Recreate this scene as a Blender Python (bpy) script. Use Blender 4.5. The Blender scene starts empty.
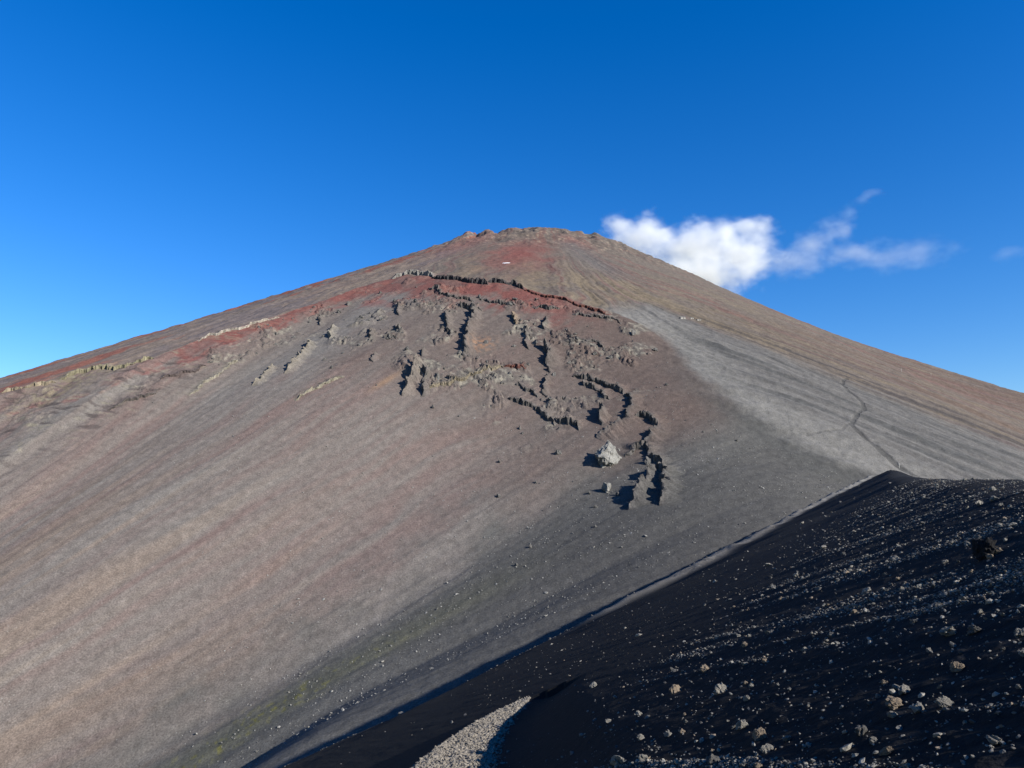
import math, random
import numpy as np

# ------------------------------------------------------------------ camera
FPX, PITCH = 731.0, math.radians(10.0)
CP, SP = math.cos(PITCH), math.sin(PITCH)

def ray(px, py):
    """Direction in the world of a line of sight noted on the survey photograph (eye at the origin)."""
    u = (px - 512.0) / FPX
    v = (384.0 - py) / FPX
    return np.array([u, CP - v * SP, SP + v * CP])

# ------------------------------------------------------------------ noise
def _h(ix, iy, seed):
    h = (ix * 374761393 + iy * 668265263 + seed * 974634777) & 0xFFFFFFFF
    h = ((h ^ (h >> 13)) * 1274126177) & 0xFFFFFFFF
    h = ((h ^ (h >> 16)) * 2246822519) & 0xFFFFFFFF
    return (h ^ (h >> 15)) & 0xFFFFFFFF

def perlin(x, y, seed=0):
    x = np.asarray(x, np.float64); y = np.asarray(y, np.float64)
    x0 = np.floor(x); y0 = np.floor(y)
    fx = x - x0; fy = y - y0
    ix = x0.astype(np.int64); iy = y0.astype(np.int64)
    u = fx * fx * fx * (fx * (fx * 6 - 15) + 10)
    v = fy * fy * fy * (fy * (fy * 6 - 15) + 10)
    def g(dx, dy):
        a = _h(ix + dx, iy + dy, seed) * (2 * math.pi / 4294967296.0)
        return np.cos(a) * (fx - dx) + np.sin(a) * (fy - dy)
    a = g(0, 0); a = a + u * (g(1, 0) - a)
    b = g(0, 1); b = b + u * (g(1, 1) - b)
    return (a + v * (b - a)) * 1.5

def fbm(x, y, octaves=4, seed=0, gain=0.5, lac=2.03):
    s = 0.0; amp = 1.0; tot = 0.0
    for k in range(octaves):
        s = s + amp * perlin(x, y, seed + 17 * k)
        tot += amp
        amp *= gain; x = x * lac + 11.3; y = y * lac - 7.7
    return s / tot * 1.6

def ridged(x, y, octaves=4, seed=0, gain=0.5):
    s = 0.0; amp = 1.0; tot = 0.0
    for k in range(octaves):
        s = s + amp * (1 - np.abs(perlin(x, y, seed + 31 * k)) * 2)
        tot += amp; amp *= gain; x = x * 2.07 + 3.1; y = y * 2.07 + 9.2
    return s / tot

def sstep(a, b, x):
    t = np.clip((np.asarray(x, np.float64) - a) / (b - a), 0, 1)
    return t * t * (3 - 2 * t)

def smin(a, b, k):
    h = np.clip(0.5 + 0.5 * (b - a) / k, 0, 1)
    return b + (a - b) * h - k * h * (1 - h)

def seg_dist(x, y, pts):
    """distance to a polyline, signed offset (right +), and position along it 0..n"""
    best = np.full(np.shape(x), 1e18); sg = np.zeros(np.shape(x)); par = np.zeros(np.shape(x)); orth = np.zeros(np.shape(x))
    for i in range(len(pts) - 1):
        ax, ay = pts[i][0], pts[i][1]; bx, by = pts[i + 1][0], pts[i + 1][1]
        dx, dy = bx - ax, by - ay
        L2 = dx * dx + dy * dy
        t = np.clip(((x - ax) * dx + (y - ay) * dy) / L2, 0, 1)
        ex = x - ax - t * dx; ey = y - ay - t * dy
        d = ex * ex + ey * ey
        c = (ex * dy - ey * dx)
        o = np.abs(c) / math.sqrt(L2)
        m = (d < best * (1 - 1e-7)) | ((d <= best * (1 + 1e-7)) & (o > orth))      # at a corner the squarer segment decides the side
        orth = np.where(m, o, orth); best = np.where(m, d, best); sg = np.where(m, np.sign(c), sg); par = np.where(m, i + t, par)
    return np.sqrt(best), sg, par

# ------------------------------------------------------------------ the mountain
APEX = (109.1, 1998.0); HTOP = 858.2

def cone_polar(x, y):
    dx = x - APEX[0]; dy = y - APEX[1]
    return np.hypot(dx, dy), np.degrees(np.arctan2(dx, -dy))      # 0 deg = facing the viewer, + to the right

def cone_base(x, y):
    """summit cap, slightly concave flanks, steeper on its right-hand (eastern) side"""
    r, th = cone_polar(x, y)
    s = 0.520 + 0.1366 * sstep(-53.3, 50.3, th)
    z = HTOP - s * r + 2.647e-6 * r * r + 2.098e-4 * (r - 500) * np.abs(r - 500) * sstep(33.45, 58.45, th)
    return smin(z, HTOP - 144.2 + 0 * r, 39.2)

CEN = (-560.0, 200.0); Z0 = -300.0
RIM_PX = [(-60, 418), (0, 397), (45, 384), (85, 371), (116, 365), (154, 356), (200, 339), (240, 327), (280, 314), (330, 297),
          (365, 285), (400, 276), (440, 277), (480, 283), (515, 286), (545, 293), (575, 301), (603, 310), (635, 321), (660, 333),
          (678, 350), (700, 374), (740, 402), (790, 432), (838, 455), (878, 472)]

def hit(px, py, fn, t0=60.0, t1=3500.0, n=3000):
    d = ray(px, py)
    t = np.exp(np.linspace(math.log(t0), math.log(t1), n))
    z = fn(t * d[0], t * d[1])
    below = np.nonzero(z >= t * d[2])[0]
    if len(below) == 0:
        return None
    i = below[0]
    if i == 0:
        return t[0] * d
    lo, hi = t[i - 1], t[i]
    for _ in range(40):
        m = 0.5 * (lo + hi)
        if fn(np.array([m * d[0]]), np.array([m * d[1]]))[0] >= m * d[2]: hi = m
        else: lo = m
    return hi * d

rim = []
for p in RIM_PX:
    h = hit(p[0], p[1], cone_base, 300.0)
    if h is None: continue
    rim.append(h)
rim_xy = [(float(q[0]), float(q[1])) for q in rim]
# the part of the rim that lies out of sight, round the near side
rim_xy = [(-1250, 250), (-1150, 600), (-960, 830)] + rim_xy + [(230, 300), (170, 120), (60, -40), (-120, -220), (-400, -380), (-750, -420), (-1080, -200)]
_al = np.array([math.degrees(math.atan2(b - CEN[1], a - CEN[0])) for a, b in rim_xy])
_rh = np.array([math.hypot(a - CEN[0], b - CEN[1]) for a, b in rim_xy])
_o = np.argsort(_al); AL = _al[_o]; RH = _rh[_o]
AL = np.concatenate([AL[-4:] - 360, AL, AL[:4] + 360]); RH = np.concatenate([RH[-4:], RH, RH[:4]])

def crater_polar(x, y):
    dx = x - CEN[0]; dy = y - CEN[1]
    rho = np.hypot(dx, dy); al = np.degrees(np.arctan2(dy, dx))
    rr = np.interp(al, AL, RH)
    return rho, al, rr

def bowl(x, y):
    rho, al, rr = crater_polar(x, y)
    f = rr / np.maximum(rho, 1e-3)
    zr = cone_base(CEN[0] + (x - CEN[0]) * f, CEN[1] + (y - CEN[1]) * f)
    q = np.minimum(rho / rr, 1.12)
    p = 1.0 + 0.22 * sstep(60, 30, al)
    flank = 13.6 * 0.37 * np.maximum(0, np.sqrt((np.maximum(0, 37.5 - al)) ** 2 + 4) - 2) * sstep(6, 16, al)
    return Z0 + (zr - Z0) * q ** p + flank * sstep(1.0, 0.86, rho / rr) * sstep(0.3, 0.55, rho / rr), rho / rr, al

# ------------------------------------------------------------------ the near ridge
GA, GB, EYE = 0.44, -0.165, 1.75
def plane_z(x, y): return -EYE + GA * x + GB * y
def hit_plane(px, py):
    d = ray(px, py); t = -EYE / (d[2] - GA * d[0] - GB * d[1]); return t * d
SIL = [(190, 815), (280, 768), (400, 712), (500, 664), (560, 636), (600, 617), (700, 569), (760, 536), (800, 514)]
EDGE = []
for p in SIL:
    h = hit_plane(*p); EDGE.append((float(h[0]), float(h[1])))
_s = hit(878, 472, cone_base, 300.0)
EDGE += [(0.5 * (EDGE[-1][0] + float(_s[0])) + 3, 0.5 * (EDGE[-1][1] + float(_s[1])) - 6), (float(_s[0]), float(_s[1])), (float(_s[0]) + 160, float(_s[1]) + 210)]
EDGE = [(-75, 45), (-45, 60)] + EDGE

def fg_parts(x, y):
    zp = plane_z(x, y)
    e = 0.894 * x - 0.447 * y
    drop = 0.0004 * np.maximum(0, y - 70) ** 2 * sstep(4, 20, e)
    zc = 0.5 + 0.1056 * y - 0.12 * x - drop + 0.02 * np.maximum(0, y - 110)
    z = smin(zp, zc, 0.7)
    d, sg, par = seg_dist(x, y, EDGE)
    out = np.where(sg < 0, d, 0.0)           # past the edge, on the crater side
    z = z - 0.75 * (np.sqrt(out * out + 4.0) - 2.0)
    z = z - 0.5 * np.maximum(0, np.hypot(x, y) - 560)
    return z, d, sg, par

BENCH_PX = [(390, 880), (440, 805), (462, 768), (478, 742), (493, 725), (511, 711), (529, 698)]
BENCH = [(-30.0, -42.0), (-8.5, -6.0)] + [tuple(float(c) for c in hit_plane(*p)[:2]) for p in BENCH_PX]
def fg(x, y):
    z, d, sg, par = fg_parts(x, y)
    # low levelled crest with the footpath on it, along the far edge
    lev = np.exp(-((d - 1.0 + 0.8 * fbm(x / 9.0, y / 9.0, 3, 57)) / 1.8) ** 2) * sstep(5.6, 7.6, par) * (1.0 + 1.2 * sstep(9, 11.0, par))
    z = z + 0.45 * fbm(x / 20.0, y / 26.0, 3, 53) * sstep(28, 85, np.hypot(x, y))
    z = z + lev * (0.9 + 0.3 * fbm(x / 5.0, y / 5.0, 3, 56))
    # path bench, cut level into the slope
    bd, bs, bp = seg_dist(x, y, BENCH)
    bp = bp - 2
    w = np.maximum(0.03, np.interp(bp, [0, 2, 3, 4, 5, 6], [0.92, 0.84, 0.67, 0.50, 0.32, 0.04]))
    c = bd * bs
    cut = -GA * 0.95 * c
    near = np.where(c > 0, sstep(w + 1.7, 0.35 * w, bd), sstep(w + 0.6, w, bd)) * (bp < 5.98)
    z = z + near * cut * np.where(np.abs(c) < 3, 1, 0)
    return z, d, sg, par, near * sstep(w * 0.6, w * 0.35, c + 0.30 * fbm(x * 2.1, y * 2.1, 3, 55)) * sstep(-1.3, -1.0, (c + 0.22 * fbm(x * 2.6, y * 2.6, 3, 59)) / w), lev

TRAIL_PX = [(846, 376), (841, 385), (850, 393), (861, 402), (864, 408), (856, 416), (850, 424), (862, 434), (880, 448), (896, 460), (915, 471), (935, 486)]
TRAIL2_PX = [(806, 428), (828, 429), (842, 428), (850, 423)]
def world_line(pxs, fn=cone_base, t0=250.0):
    out = []
    for p in pxs:
        h = hit(p[0], p[1], fn, t0)
        if h is not None: out.append((float(h[0]), float(h[1])))
    return out
TRAIL = world_line(TRAIL_PX); TRAIL2 = world_line(TRAIL2_PX)

def rim_round(x, y):
    """how far the rim is rounded off: sharp along the cliffs, soft along the ash slope on the right"""
    rho, al, rr = crater_polar(x, y)
    return 1.0 + 34.0 * sstep(49, 43, al)

def base_terrain(x, y):
    """large shape only, no relief: used to place things"""
    b, q, al = bowl(x, y)
    z = np.where(q < 1.1, smin(b, cone_base(x, y), rim_round(x, y)), cone_base(x, y))
    return z

# ------------------------------------------------------------------ surface relief and natural colours
def lin(c):
    c = np.asarray(c, np.float64) / 255.0
    return np.where(c <= 0.04045, c / 12.92, ((c + 0.055) / 1.055) ** 2.4)

def mix(a, b, m):
    return a + (np.asarray(b) - a) * m[:, None]

K_ALB = 0.45       # stone colours were noted as sunlit swatches; this brings them to albedo

def relief_crater(x, y, q, al, rho):
    """gullied scree plus broken rock bands in the upper wall"""
    g = fbm(al * 0.34 + 0.002 * rho, rho / 300.0, 3, 3) * 0.9
    g = g + fbm(al * 1.6, rho / 120.0, 3, 5) * 0.35
    g = g + fbm(x / 9.0, y / 9.0, 3, 8) * 0.22
    wall = sstep(0.66, 0.80, q + 0.05 * fbm(x / 90.0, y / 90.0, 2, 21)) * sstep(36, 48, al) * (1 - 0.55 * sstep(62, 84, al))
    pat = sstep(-0.25, 0.35, fbm(x / 75.0, y / 75.0, 3, 12))
    rock = sstep(0.22, 0.75, wall * pat)
    r = ridged(x / 34.0, y / 46.0, 4, 14, 0.55)
    n = fbm(x / 62.0 + 0.25 * y / 70.0, y / 70.0, 5, 15, 0.6)
    ter = sstep(0.05, 0.075, n) + sstep(0.28, 0.31, n) + sstep(0.50, 0.53, n) - 0.8 * sstep(-0.3, 0.8, n) * 2
    z = g + rock * ((r - 0.35) * 1.8 + ter * 4.2 + 1.5 * ridged(x / 9.0, y / 9.0, 3, 19))
    # left-hand wall: low ledges that follow the beds of lava
    lw = sstep(70, 80, al) * sstep(0.58, 0.75, q)
    z = z + lw * (ridged(x / 60.0 + y / 90.0, y / 22.0, 4, 44, 0.6) - 0.4) * 2.3
    return z, rock, lw

def relief_cone(x, y, r, th):
    w = th - 45 * np.log(r / 1000.0) * sstep(-5, 12, th) + (2.6 * fbm(x / 170.0, y / 170.0, 3, 58) + 0.8 * fbm(x / 45.0, y / 45.0, 2, 59)) * sstep(1300, 600, r)
    z = fbm(w * 0.30, r / 420.0, 4, 61) * 5.0 * sstep(350, 1100, r)
    z = z + fbm(w * 1.1, r / 160.0, 3, 64) * 1.2 * sstep(700, 1100, r)
    z = z + fbm(x / 16.0, y / 16.0, 3, 66) * 0.9
    top = sstep(620, 380, r)
    z = z + top * (ridged(x / 70.0, y / 70.0, 3, 68) - 0.35) * 9.0
    # crags that notch the crater rim at the summit
    near = np.exp(-((y - 1725.0) / 110.0) ** 4)
    jx = x + 5.0 * fbm(x / 14.0, y / 30.0, 2, 71)
    for x0, wd, hgt in ((-112, 13, 13), (-128, 26, 6), (-60, 12, 11), (-88, 7, -5), (-39, 7, -7), (-8, 18, 4), (60, 40, 4), (186, 14, -4), (212, 13, 9), (238, 9, 6), (270, 12, 5), (150, 9, -4)):
        z = z + near * hgt * (0.62 if abs(x0 + 90) < 40 else 0.5) * np.exp(-np.abs((jx - x0) / wd) ** 2)
    z = z + 2.4 * near * (ridged(x / 16.0, y / 40.0, 3, 73) - 0.4)
    # ribs of old lava along the left skyline
    z = z + 4.0 * sstep(-20, -30, th) * (ridged(r / 60.0, th / 9.0, 3, 75) - 0.45) * sstep(1300, 900, r)
    return z, w

def trail_mask(x, y):
    d1, s1, p1 = seg_dist(x, y, TRAIL)
    d2, s2, p2 = seg_dist(x, y, TRAIL2)
    n = 0.25 * fbm(x / 6.0, y / 6.0, 2, 90)
    wide = 2.3 + 1.3 * sstep(3, 11, p1) + 1.0 * fbm(x / 25.0, y / 25.0, 2, 91)
    return np.maximum(sstep(1.15, 0.75, d1 / wide + n), 0.6 * sstep(1.3, 0.5, d2 / 1.3 + n)), d1, d2

def far_surface(x, y, want_rgb=True):
    x = np.asarray(x, np.float64); y = np.asarray(y, np.float64)
    rho, al, rr = crater_polar(x, y)
    q = rho / rr
    r, th = cone_polar(x, y)
    n = len(x)
    z = np.empty(n); rgb = np.zeros((n, 3)); rock_all = np.zeros(n)
    inside = q < 1.0
    # ---- crater
    i = np.nonzero(q < 1.1)[0]
    if len(i):
        X, Y, Q, A, R = x[i], y[i], q[i], al[i], rho[i]
        b, _, _ = bowl(X, Y)
        rel, rock, lw = relief_crater(X, Y, Q, A, R)
        rk, _ = relief_cone(X, Y, r[i], th[i])
        e = sstep(0.955, 1.0, Q)
        soft = rim_round(X, Y)
        zi = smin(b, cone_base(X, Y), soft) + rel * (1 - e) + rk * e
        zi = np.where((Q >= 1) & (soft < 2), -1e9, zi)
        if want_rgb:
            Aw = A + 1.3 * fbm(X / 190.0, Y / 190.0, 3, 99); s1 = fbm(Aw * 0.26, R / 460.0, 4, 101, 0.6); s2 = fbm(Aw * 1.5, R / 170.0, 3, 104); f1 = fbm(X / 40.0, Y / 40.0, 4, 107); f2 = fbm(X / 7.0, Y / 7.0, 3, 110)
            c = np.tile(lin((133, 124, 118)), (len(i), 1))
            c = mix(c, lin((139, 134, 128)), sstep(-0.1, 0.8, s1 + 0.2 * f1) * 0.7)
            c = mix(c, lin((133, 112, 106)), sstep(0.0, 0.9, -s1 + 0.25 * s2 + 0.15 * f1 + 0.15) * 0.75 * sstep(28, 46, A))
            c = mix(c, lin((118, 113, 108)), sstep(0.25, 0.8, s2 + 0.3 * f1) * 0.15)
            # warmer left and lower-left fan
            c = mix(c, lin((148, 130, 115)), sstep(0.1, 0.6, fbm(A * 0.35 + 3.3, R / 500.0, 3, 120) + 0.2) * sstep(60, 40, Q * 100) * 0.5)
            # right-hand wall: darker ash, plus shade towards the near ridge painted into the colour
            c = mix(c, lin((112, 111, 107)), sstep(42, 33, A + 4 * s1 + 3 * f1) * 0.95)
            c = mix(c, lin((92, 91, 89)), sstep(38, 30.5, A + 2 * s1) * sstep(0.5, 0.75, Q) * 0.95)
            # brown shoulder under the upper right rim
            br = sstep(33, 38, A) * sstep(55, 49, A) * sstep(0.78, 0.9, Q + 0.04 * f1)
            c = mix(c, lin((108, 90, 83)), br * 0.8)
            # ash shading into the rim on the right
            c = mix(c, lin((92, 92, 90)), sstep(0.945, 0.99, Q + 0.015 * f1) * sstep(47, 40, A) * 0.85)
            up = sstep(0.64, 0.76, Q + 0.04 * f1) * sstep(34, 40, A) * sstep(80, 70, A)
            c = mix(c, lin((110, 98, 92)), up * 0.6)
            fan = np.exp(-((A - 68.5 - 1.5 * f1) / 3.2) ** 2) * sstep(0.52, 0.74, Q) * sstep(0.945, 0.90, Q)
            c = mix(c, lin((134, 131, 127)), fan * 0.75)
            # bare rock zone
            c = mix(c, lin((116, 111, 105)), rock * sstep(-0.2, 0.4, f1) * 0.8)
            c = mix(c, lin((156, 150, 136)), rock * sstep(0.25, 0.6, f2 + 0.7 * f1) * 0.7)
            # red cinder bed just under the rim
            red = sstep(0.90, 0.965, Q + 0.03 * f1 + 0.03 * s2 + 0.035 * sstep(60, 70, A)) * sstep(48, 56, A) * (1 - 0.85 * sstep(79, 84, A))
            red = red * (0.55 + 0.45 * sstep(-0.4, 0.2, f1))
            c = mix(c, lin((134, 72, 66)), red * (0.74 - 0.15 * sstep(62, 68, A) * sstep(74, 70, A)))
            red2 = np.exp(-((Q - 0.885 + 0.01 * f1) / 0.014) ** 2) * sstep(60, 75, A) * sstep(-0.1, 0.3, f1)
            c = mix(c, lin((140, 92, 88)), red2 * 0.6)
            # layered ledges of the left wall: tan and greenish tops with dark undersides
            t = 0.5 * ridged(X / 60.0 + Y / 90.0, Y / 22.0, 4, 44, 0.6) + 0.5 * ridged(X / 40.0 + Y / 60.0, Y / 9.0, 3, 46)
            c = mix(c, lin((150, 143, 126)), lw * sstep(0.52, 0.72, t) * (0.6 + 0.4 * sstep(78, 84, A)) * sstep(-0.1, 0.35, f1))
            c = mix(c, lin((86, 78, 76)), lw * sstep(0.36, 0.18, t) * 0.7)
            c = mix(c, lin((138, 130, 104)), np.exp(-((A - 86.5) / 2.6) ** 2) * sstep(0.84, 0.93, Q) * sstep(-0.2, 0.3, f2) * 0.6)
            # ochre scar
            c = mix(c, lin((160, 124, 98)), np.exp(-((A - 55.0) / 1.1) ** 2 - ((Q - 0.822) / 0.018) ** 2) * sstep(-0.3, 0.3, f2) * 0.9)
            c = mix(c, lin((164, 136, 112)), np.exp(-((A - 57.4) / 0.35) ** 2 - ((Q - 0.695) / 0.02) ** 2) * 0.9)
            # thin moss on the lower right fan
            m = np.exp(-((A - 32.2 - 0.8 * s1) / 1.5) ** 2) * sstep(0.74, 0.58, Q)
            c = mix(c, lin((122, 121, 96)), m * 0.5)
            c = mix(c, lin((146, 140, 66)), m * sstep(0.2, 0.5, f2 + 0.25 * f1) * sstep(0.62, 0.5, Q) * 0.7)
            c = c * (1 + 0.13 * f2 + 0.03 * f1 + 0.07 * fbm(Aw * 5.0, R / 50.0, 3, 131))[:, None]
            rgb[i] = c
        z[i] = zi; rock_all[i] = rock; rim_q = Q
    # ---- cone
    j = np.nonzero(q > 0.93)[0]
    if len(j):
        X, Y, R, T, Q, A = x[j], y[j], r[j], th[j], q[j], al[j]
        rk, w = relief_cone(X, Y, R, T)
        zj = cone_base(X, Y) + rk
        tm, d1, d2 = trail_mask(X, Y)
        zj = zj - 0.9 * tm
        if want_rgb:
            s1 = fbm(w * 0.26, R / 420.0, 4, 201, 0.55); s2 = fbm(w * 1.25, R / 190.0, 3, 204); s3 = fbm(w * 0.75 + 9, R / 900.0, 2, 231); f1 = fbm(X / 45.0, Y / 45.0, 4, 207); f2 = fbm(X / 8.0, Y / 8.0, 3, 210)
            c = np.tile(lin((119, 110, 102)), (len(j), 1))
            c = mix(c, lin((127, 115, 100)), sstep(-0.05, 0.5, s1 + 0.3 * f1) * sstep(560, 760, R) * 0.8)
            c = mix(c, lin((124, 97, 90)), sstep(0.05, 0.6, -s1 + 0.5 * s2) * 0.8)
            c = mix(c, lin((98, 93, 92)), sstep(0.2, 0.7, s2 + 0.5 * s1) * (0.25 + 0.4 * sstep(700, 1000, R)))
            # ochre shoulder above the rim
            oc = np.exp(-((T - 3) / 13.0) ** 2 - ((R - 830) / 130.0) ** 2)
            c = mix(c, lin((138, 124, 102)), oc * 0.55 * sstep(-0.5, 0.3, f1 + s1))
            # left flank
            lf = sstep(-16, -26, T)
            c = mix(c, lin((141, 127, 117)), lf * 0.7)
            c = mix(c, lin((146, 92, 79)), lf * sstep(0.1, 0.5, s1 + 0.4 * f1) * sstep(-26, -34, T) * 0.9)
            c = mix(c, lin((118, 110, 110)), lf * sstep(0.1, 0.5, -s1 + 0.3 * f1) * 0.8)
            # summit: red cinders and grey lava tongue
            c = mix(c, lin((138, 88, 82)), np.exp(-((T + 9 + 3 * f1) / 5.5) ** 2 - ((R - 600) / 130.0) ** 2) * 0.95)
            c = mix(c, lin((138, 98, 92)), np.exp(-((T - 4) / 5.0) ** 2 - ((R - 430) / 70.0) ** 2) * 0.7)
            c = mix(c, lin((140, 98, 92)), np.exp(-((T + 26) / 6.0) ** 2 - ((R - 480) / 130.0) ** 2) * 0.7)
            c = mix(c, lin((112, 108, 106)), np.exp(-((T - 3 - (R - 480) / 60.0) / 3.6) ** 2) * sstep(400, 470, R) * sstep(760, 640, R) * 0.8)
            c = mix(c, lin((168, 152, 132)), sstep(0.35, 0.7, f2 + 0.4 * f1) * sstep(560, 420, R) * 0.6)
            # grey ash apron beside the crater
            edge = w + 2.0 * s1 + 1.2 * s2 + 0.8 * f1
            ap = sstep(15.0, 10.5, edge) * sstep(930, 1010, R + 14 * T) * sstep(-12, 0, T)
            grey = np.tile(lin((113, 111, 109)), (len(j), 1))
            grey = mix(grey, lin((96, 96, 95)), sstep(0.0, 0.6, s2 + 0.4 * s1))
            grey = mix(grey, lin((124, 122, 119)), sstep(0.15, 0.7, -s2 + 0.3 * s1) * 0.7)
            grey = mix(grey, lin((137, 135, 131)), sstep(1.10, 1.03, Q + 0.03 * s1) * 0.8)
            c = c * (1 - ap)[:, None] + grey * ap[:, None]
            # dark lava streaks above the apron
            dk = np.exp(-((edge - 16.5) / 2.6) ** 2) * sstep(860, 960, R)
            c = mix(c, lin((80, 76, 75)), dk * sstep(-0.25, 0.35, s2 + 0.4 * f2) * 0.85)
            rd = sstep(19, 24, edge) * sstep(800, 900, R)
            c = mix(c, lin((110, 93, 84)), rd * sstep(-0.3, 0.3, s3) * 0.75)
            c = mix(c, lin((84, 84, 83)), tm * 0.7)
            c = c * (1 + 0.15 * f2 + 0.08 * f1)[:, None]
            f = sstep(0.992, 1.022, Q + 0.008 * fbm(X / 30.0, Y / 30.0, 3, 240)) * sstep(49, 43, A)
            f = np.where(sstep(49, 43, A) > 0.01, f + (1 - sstep(49, 43, A)) * (Q >= 1), (Q >= 1) * 1.0)
            rgb[j] = np.where(Q[:, None] > 1.095, c, rgb[j] * (1 - f)[:, None] + c * f[:, None])
        keep = (Q > 1.095) | (z[j] < -1e8)
        z[j] = np.where(keep, zj, np.where((Q >= 1), z[j] - 0.9 * tm, z[j]))
    return z, np.clip(rgb, 0.005, 0.9) * K_ALB, inside, q, al

BX, BY = math.sin(math.radians(-16.7)), math.cos(math.radians(-16.7))       # trend of the stone stripes on the near slope
def stripe(x, y):
    a = x * BX + y * BY; p = x * BY - y * BX
    return fbm(p * 0.9 + 0.15 * fbm(x * .3, y * .3, 2, 300), a * 0.05, 3, 301) + 0.5 * fbm(p * 2.6, a * 0.16, 2, 305)

def rough_zone(x, y, d, sg):
    """1 where the slope is stony, 0 where it is smooth ash above the crater edge"""
    e = (x - 0.62 * (y - 10.4)) / (0.6 + 0.07 * np.abs(y))
    return sstep(-1.2, 1.6, e + 0.5 * fbm(x / 4.0, y / 4.0, 2, 330))

def near_surface(x, y, want_rgb=True):
    x = np.asarray(x, np.float64); y = np.asarray(y, np.float64)
    z, d, sg, par, bench, lev = fg(x, y)
    dist = np.hypot(x, y)
    st = stripe(x, y)
    rz = rough_zone(x, y, d, sg)
    amp = (0.35 + 0.65 * rz)
    z = z + (1 - bench) * amp * (0.026 * st + 0.026 * fbm(x / 1.7, y / 1.7, 3, 310) * sstep(3, 12, dist) + 0.012 * fbm(x * 5, y * 5, 3, 314))
    z = z + bench * 0.02 * fbm(x * 6, y * 6, 3, 316)
    if not want_rgb: return z
    f = fbm(x / 3.0, y / 3.0, 3, 320); g = fbm(x * 7, y * 7, 3, 323)
    c = np.tile(np.array((0.0062, 0.0061, 0.0062)), (len(x), 1))
    c = mix(c, np.array((0.0125, 0.0122, 0.0122)), sstep(0, 0.5, st + 0.4 * g) * rz)
    c = c * (1 + 0.25 * g + 0.1 * f)[:, None]
    c = mix(c, np.array((0.11, 0.102, 0.09)), bench)
    c = mix(c, np.array((0.105, 0.097, 0.086)), np.clip(lev * 1.4, 0, 1))
    far = sstep(120, 420, dist)
    c = mix(c, np.array((0.12, 0.12, 0.116)), far * np.clip(lev * 1.5, 0, 1) * 0.6)
    return z, np.clip(c, 0.004, 0.9), bench, lev, d, sg

# ====================================================================== Blender
import bpy
from mathutils import Vector, Matrix
random.seed(4); RNG = np.random.default_rng(11)
SC = bpy.context.scene
COL = SC.collection

def mesh_from(name, V, F4=None, F3=None, rgb=None, smooth=True):
    """fast mesh: V (n,3), quads (m,4) and / or triangles (k,3), optional colour per vertex"""
    me = bpy.data.meshes.new(name)
    V = np.asarray(V, np.float32)
    F4 = np.zeros((0, 4), np.int32) if F4 is None else np.asarray(F4, np.int32)
    F3 = np.zeros((0, 3), np.int32) if F3 is None else np.asarray(F3, np.int32)
    me.vertices.add(len(V)); me.vertices.foreach_set('co', V.ravel())
    idx = np.concatenate([F4.ravel(), F3.ravel()])
    me.loops.add(len(idx)); me.loops.foreach_set('vertex_index', idx)
    tot = np.concatenate([np.full(len(F4), 4), np.full(len(F3), 3)]).astype(np.int32)
    start = np.concatenate([[0], np.cumsum(tot)[:-1]]).astype(np.int32)
    me.polygons.add(len(tot)); me.polygons.foreach_set('loop_start', start); me.polygons.foreach_set('loop_total', tot)
    me.polygons.foreach_set('use_smooth', np.full(len(tot), smooth, dtype=bool))
    if rgb is not None:
        a = me.color_attributes.new('stone', 'FLOAT_COLOR', 'POINT')
        buf = np.ones((len(V), 4), np.float32); buf[:, :3] = rgb
        a.data.foreach_set('color', buf.ravel())
    me.update(calc_edges=True)
    return me

def put(name, me, mat=None, parent=None, loc=None):
    o = bpy.data.objects.new(name, me)
    COL.objects.link(o)
    if mat is not None and not me.materials: me.materials.append(mat)
    if parent is not None: o.parent = parent
    if loc is not None: o.location = loc
    return o

def tag(o, label=None, cat=None, group=None, kind=None):
    if label: o['label'] = label
    if cat: o['category'] = cat
    if group: o['group'] = group
    if kind: o['kind'] = kind
    return o

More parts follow.
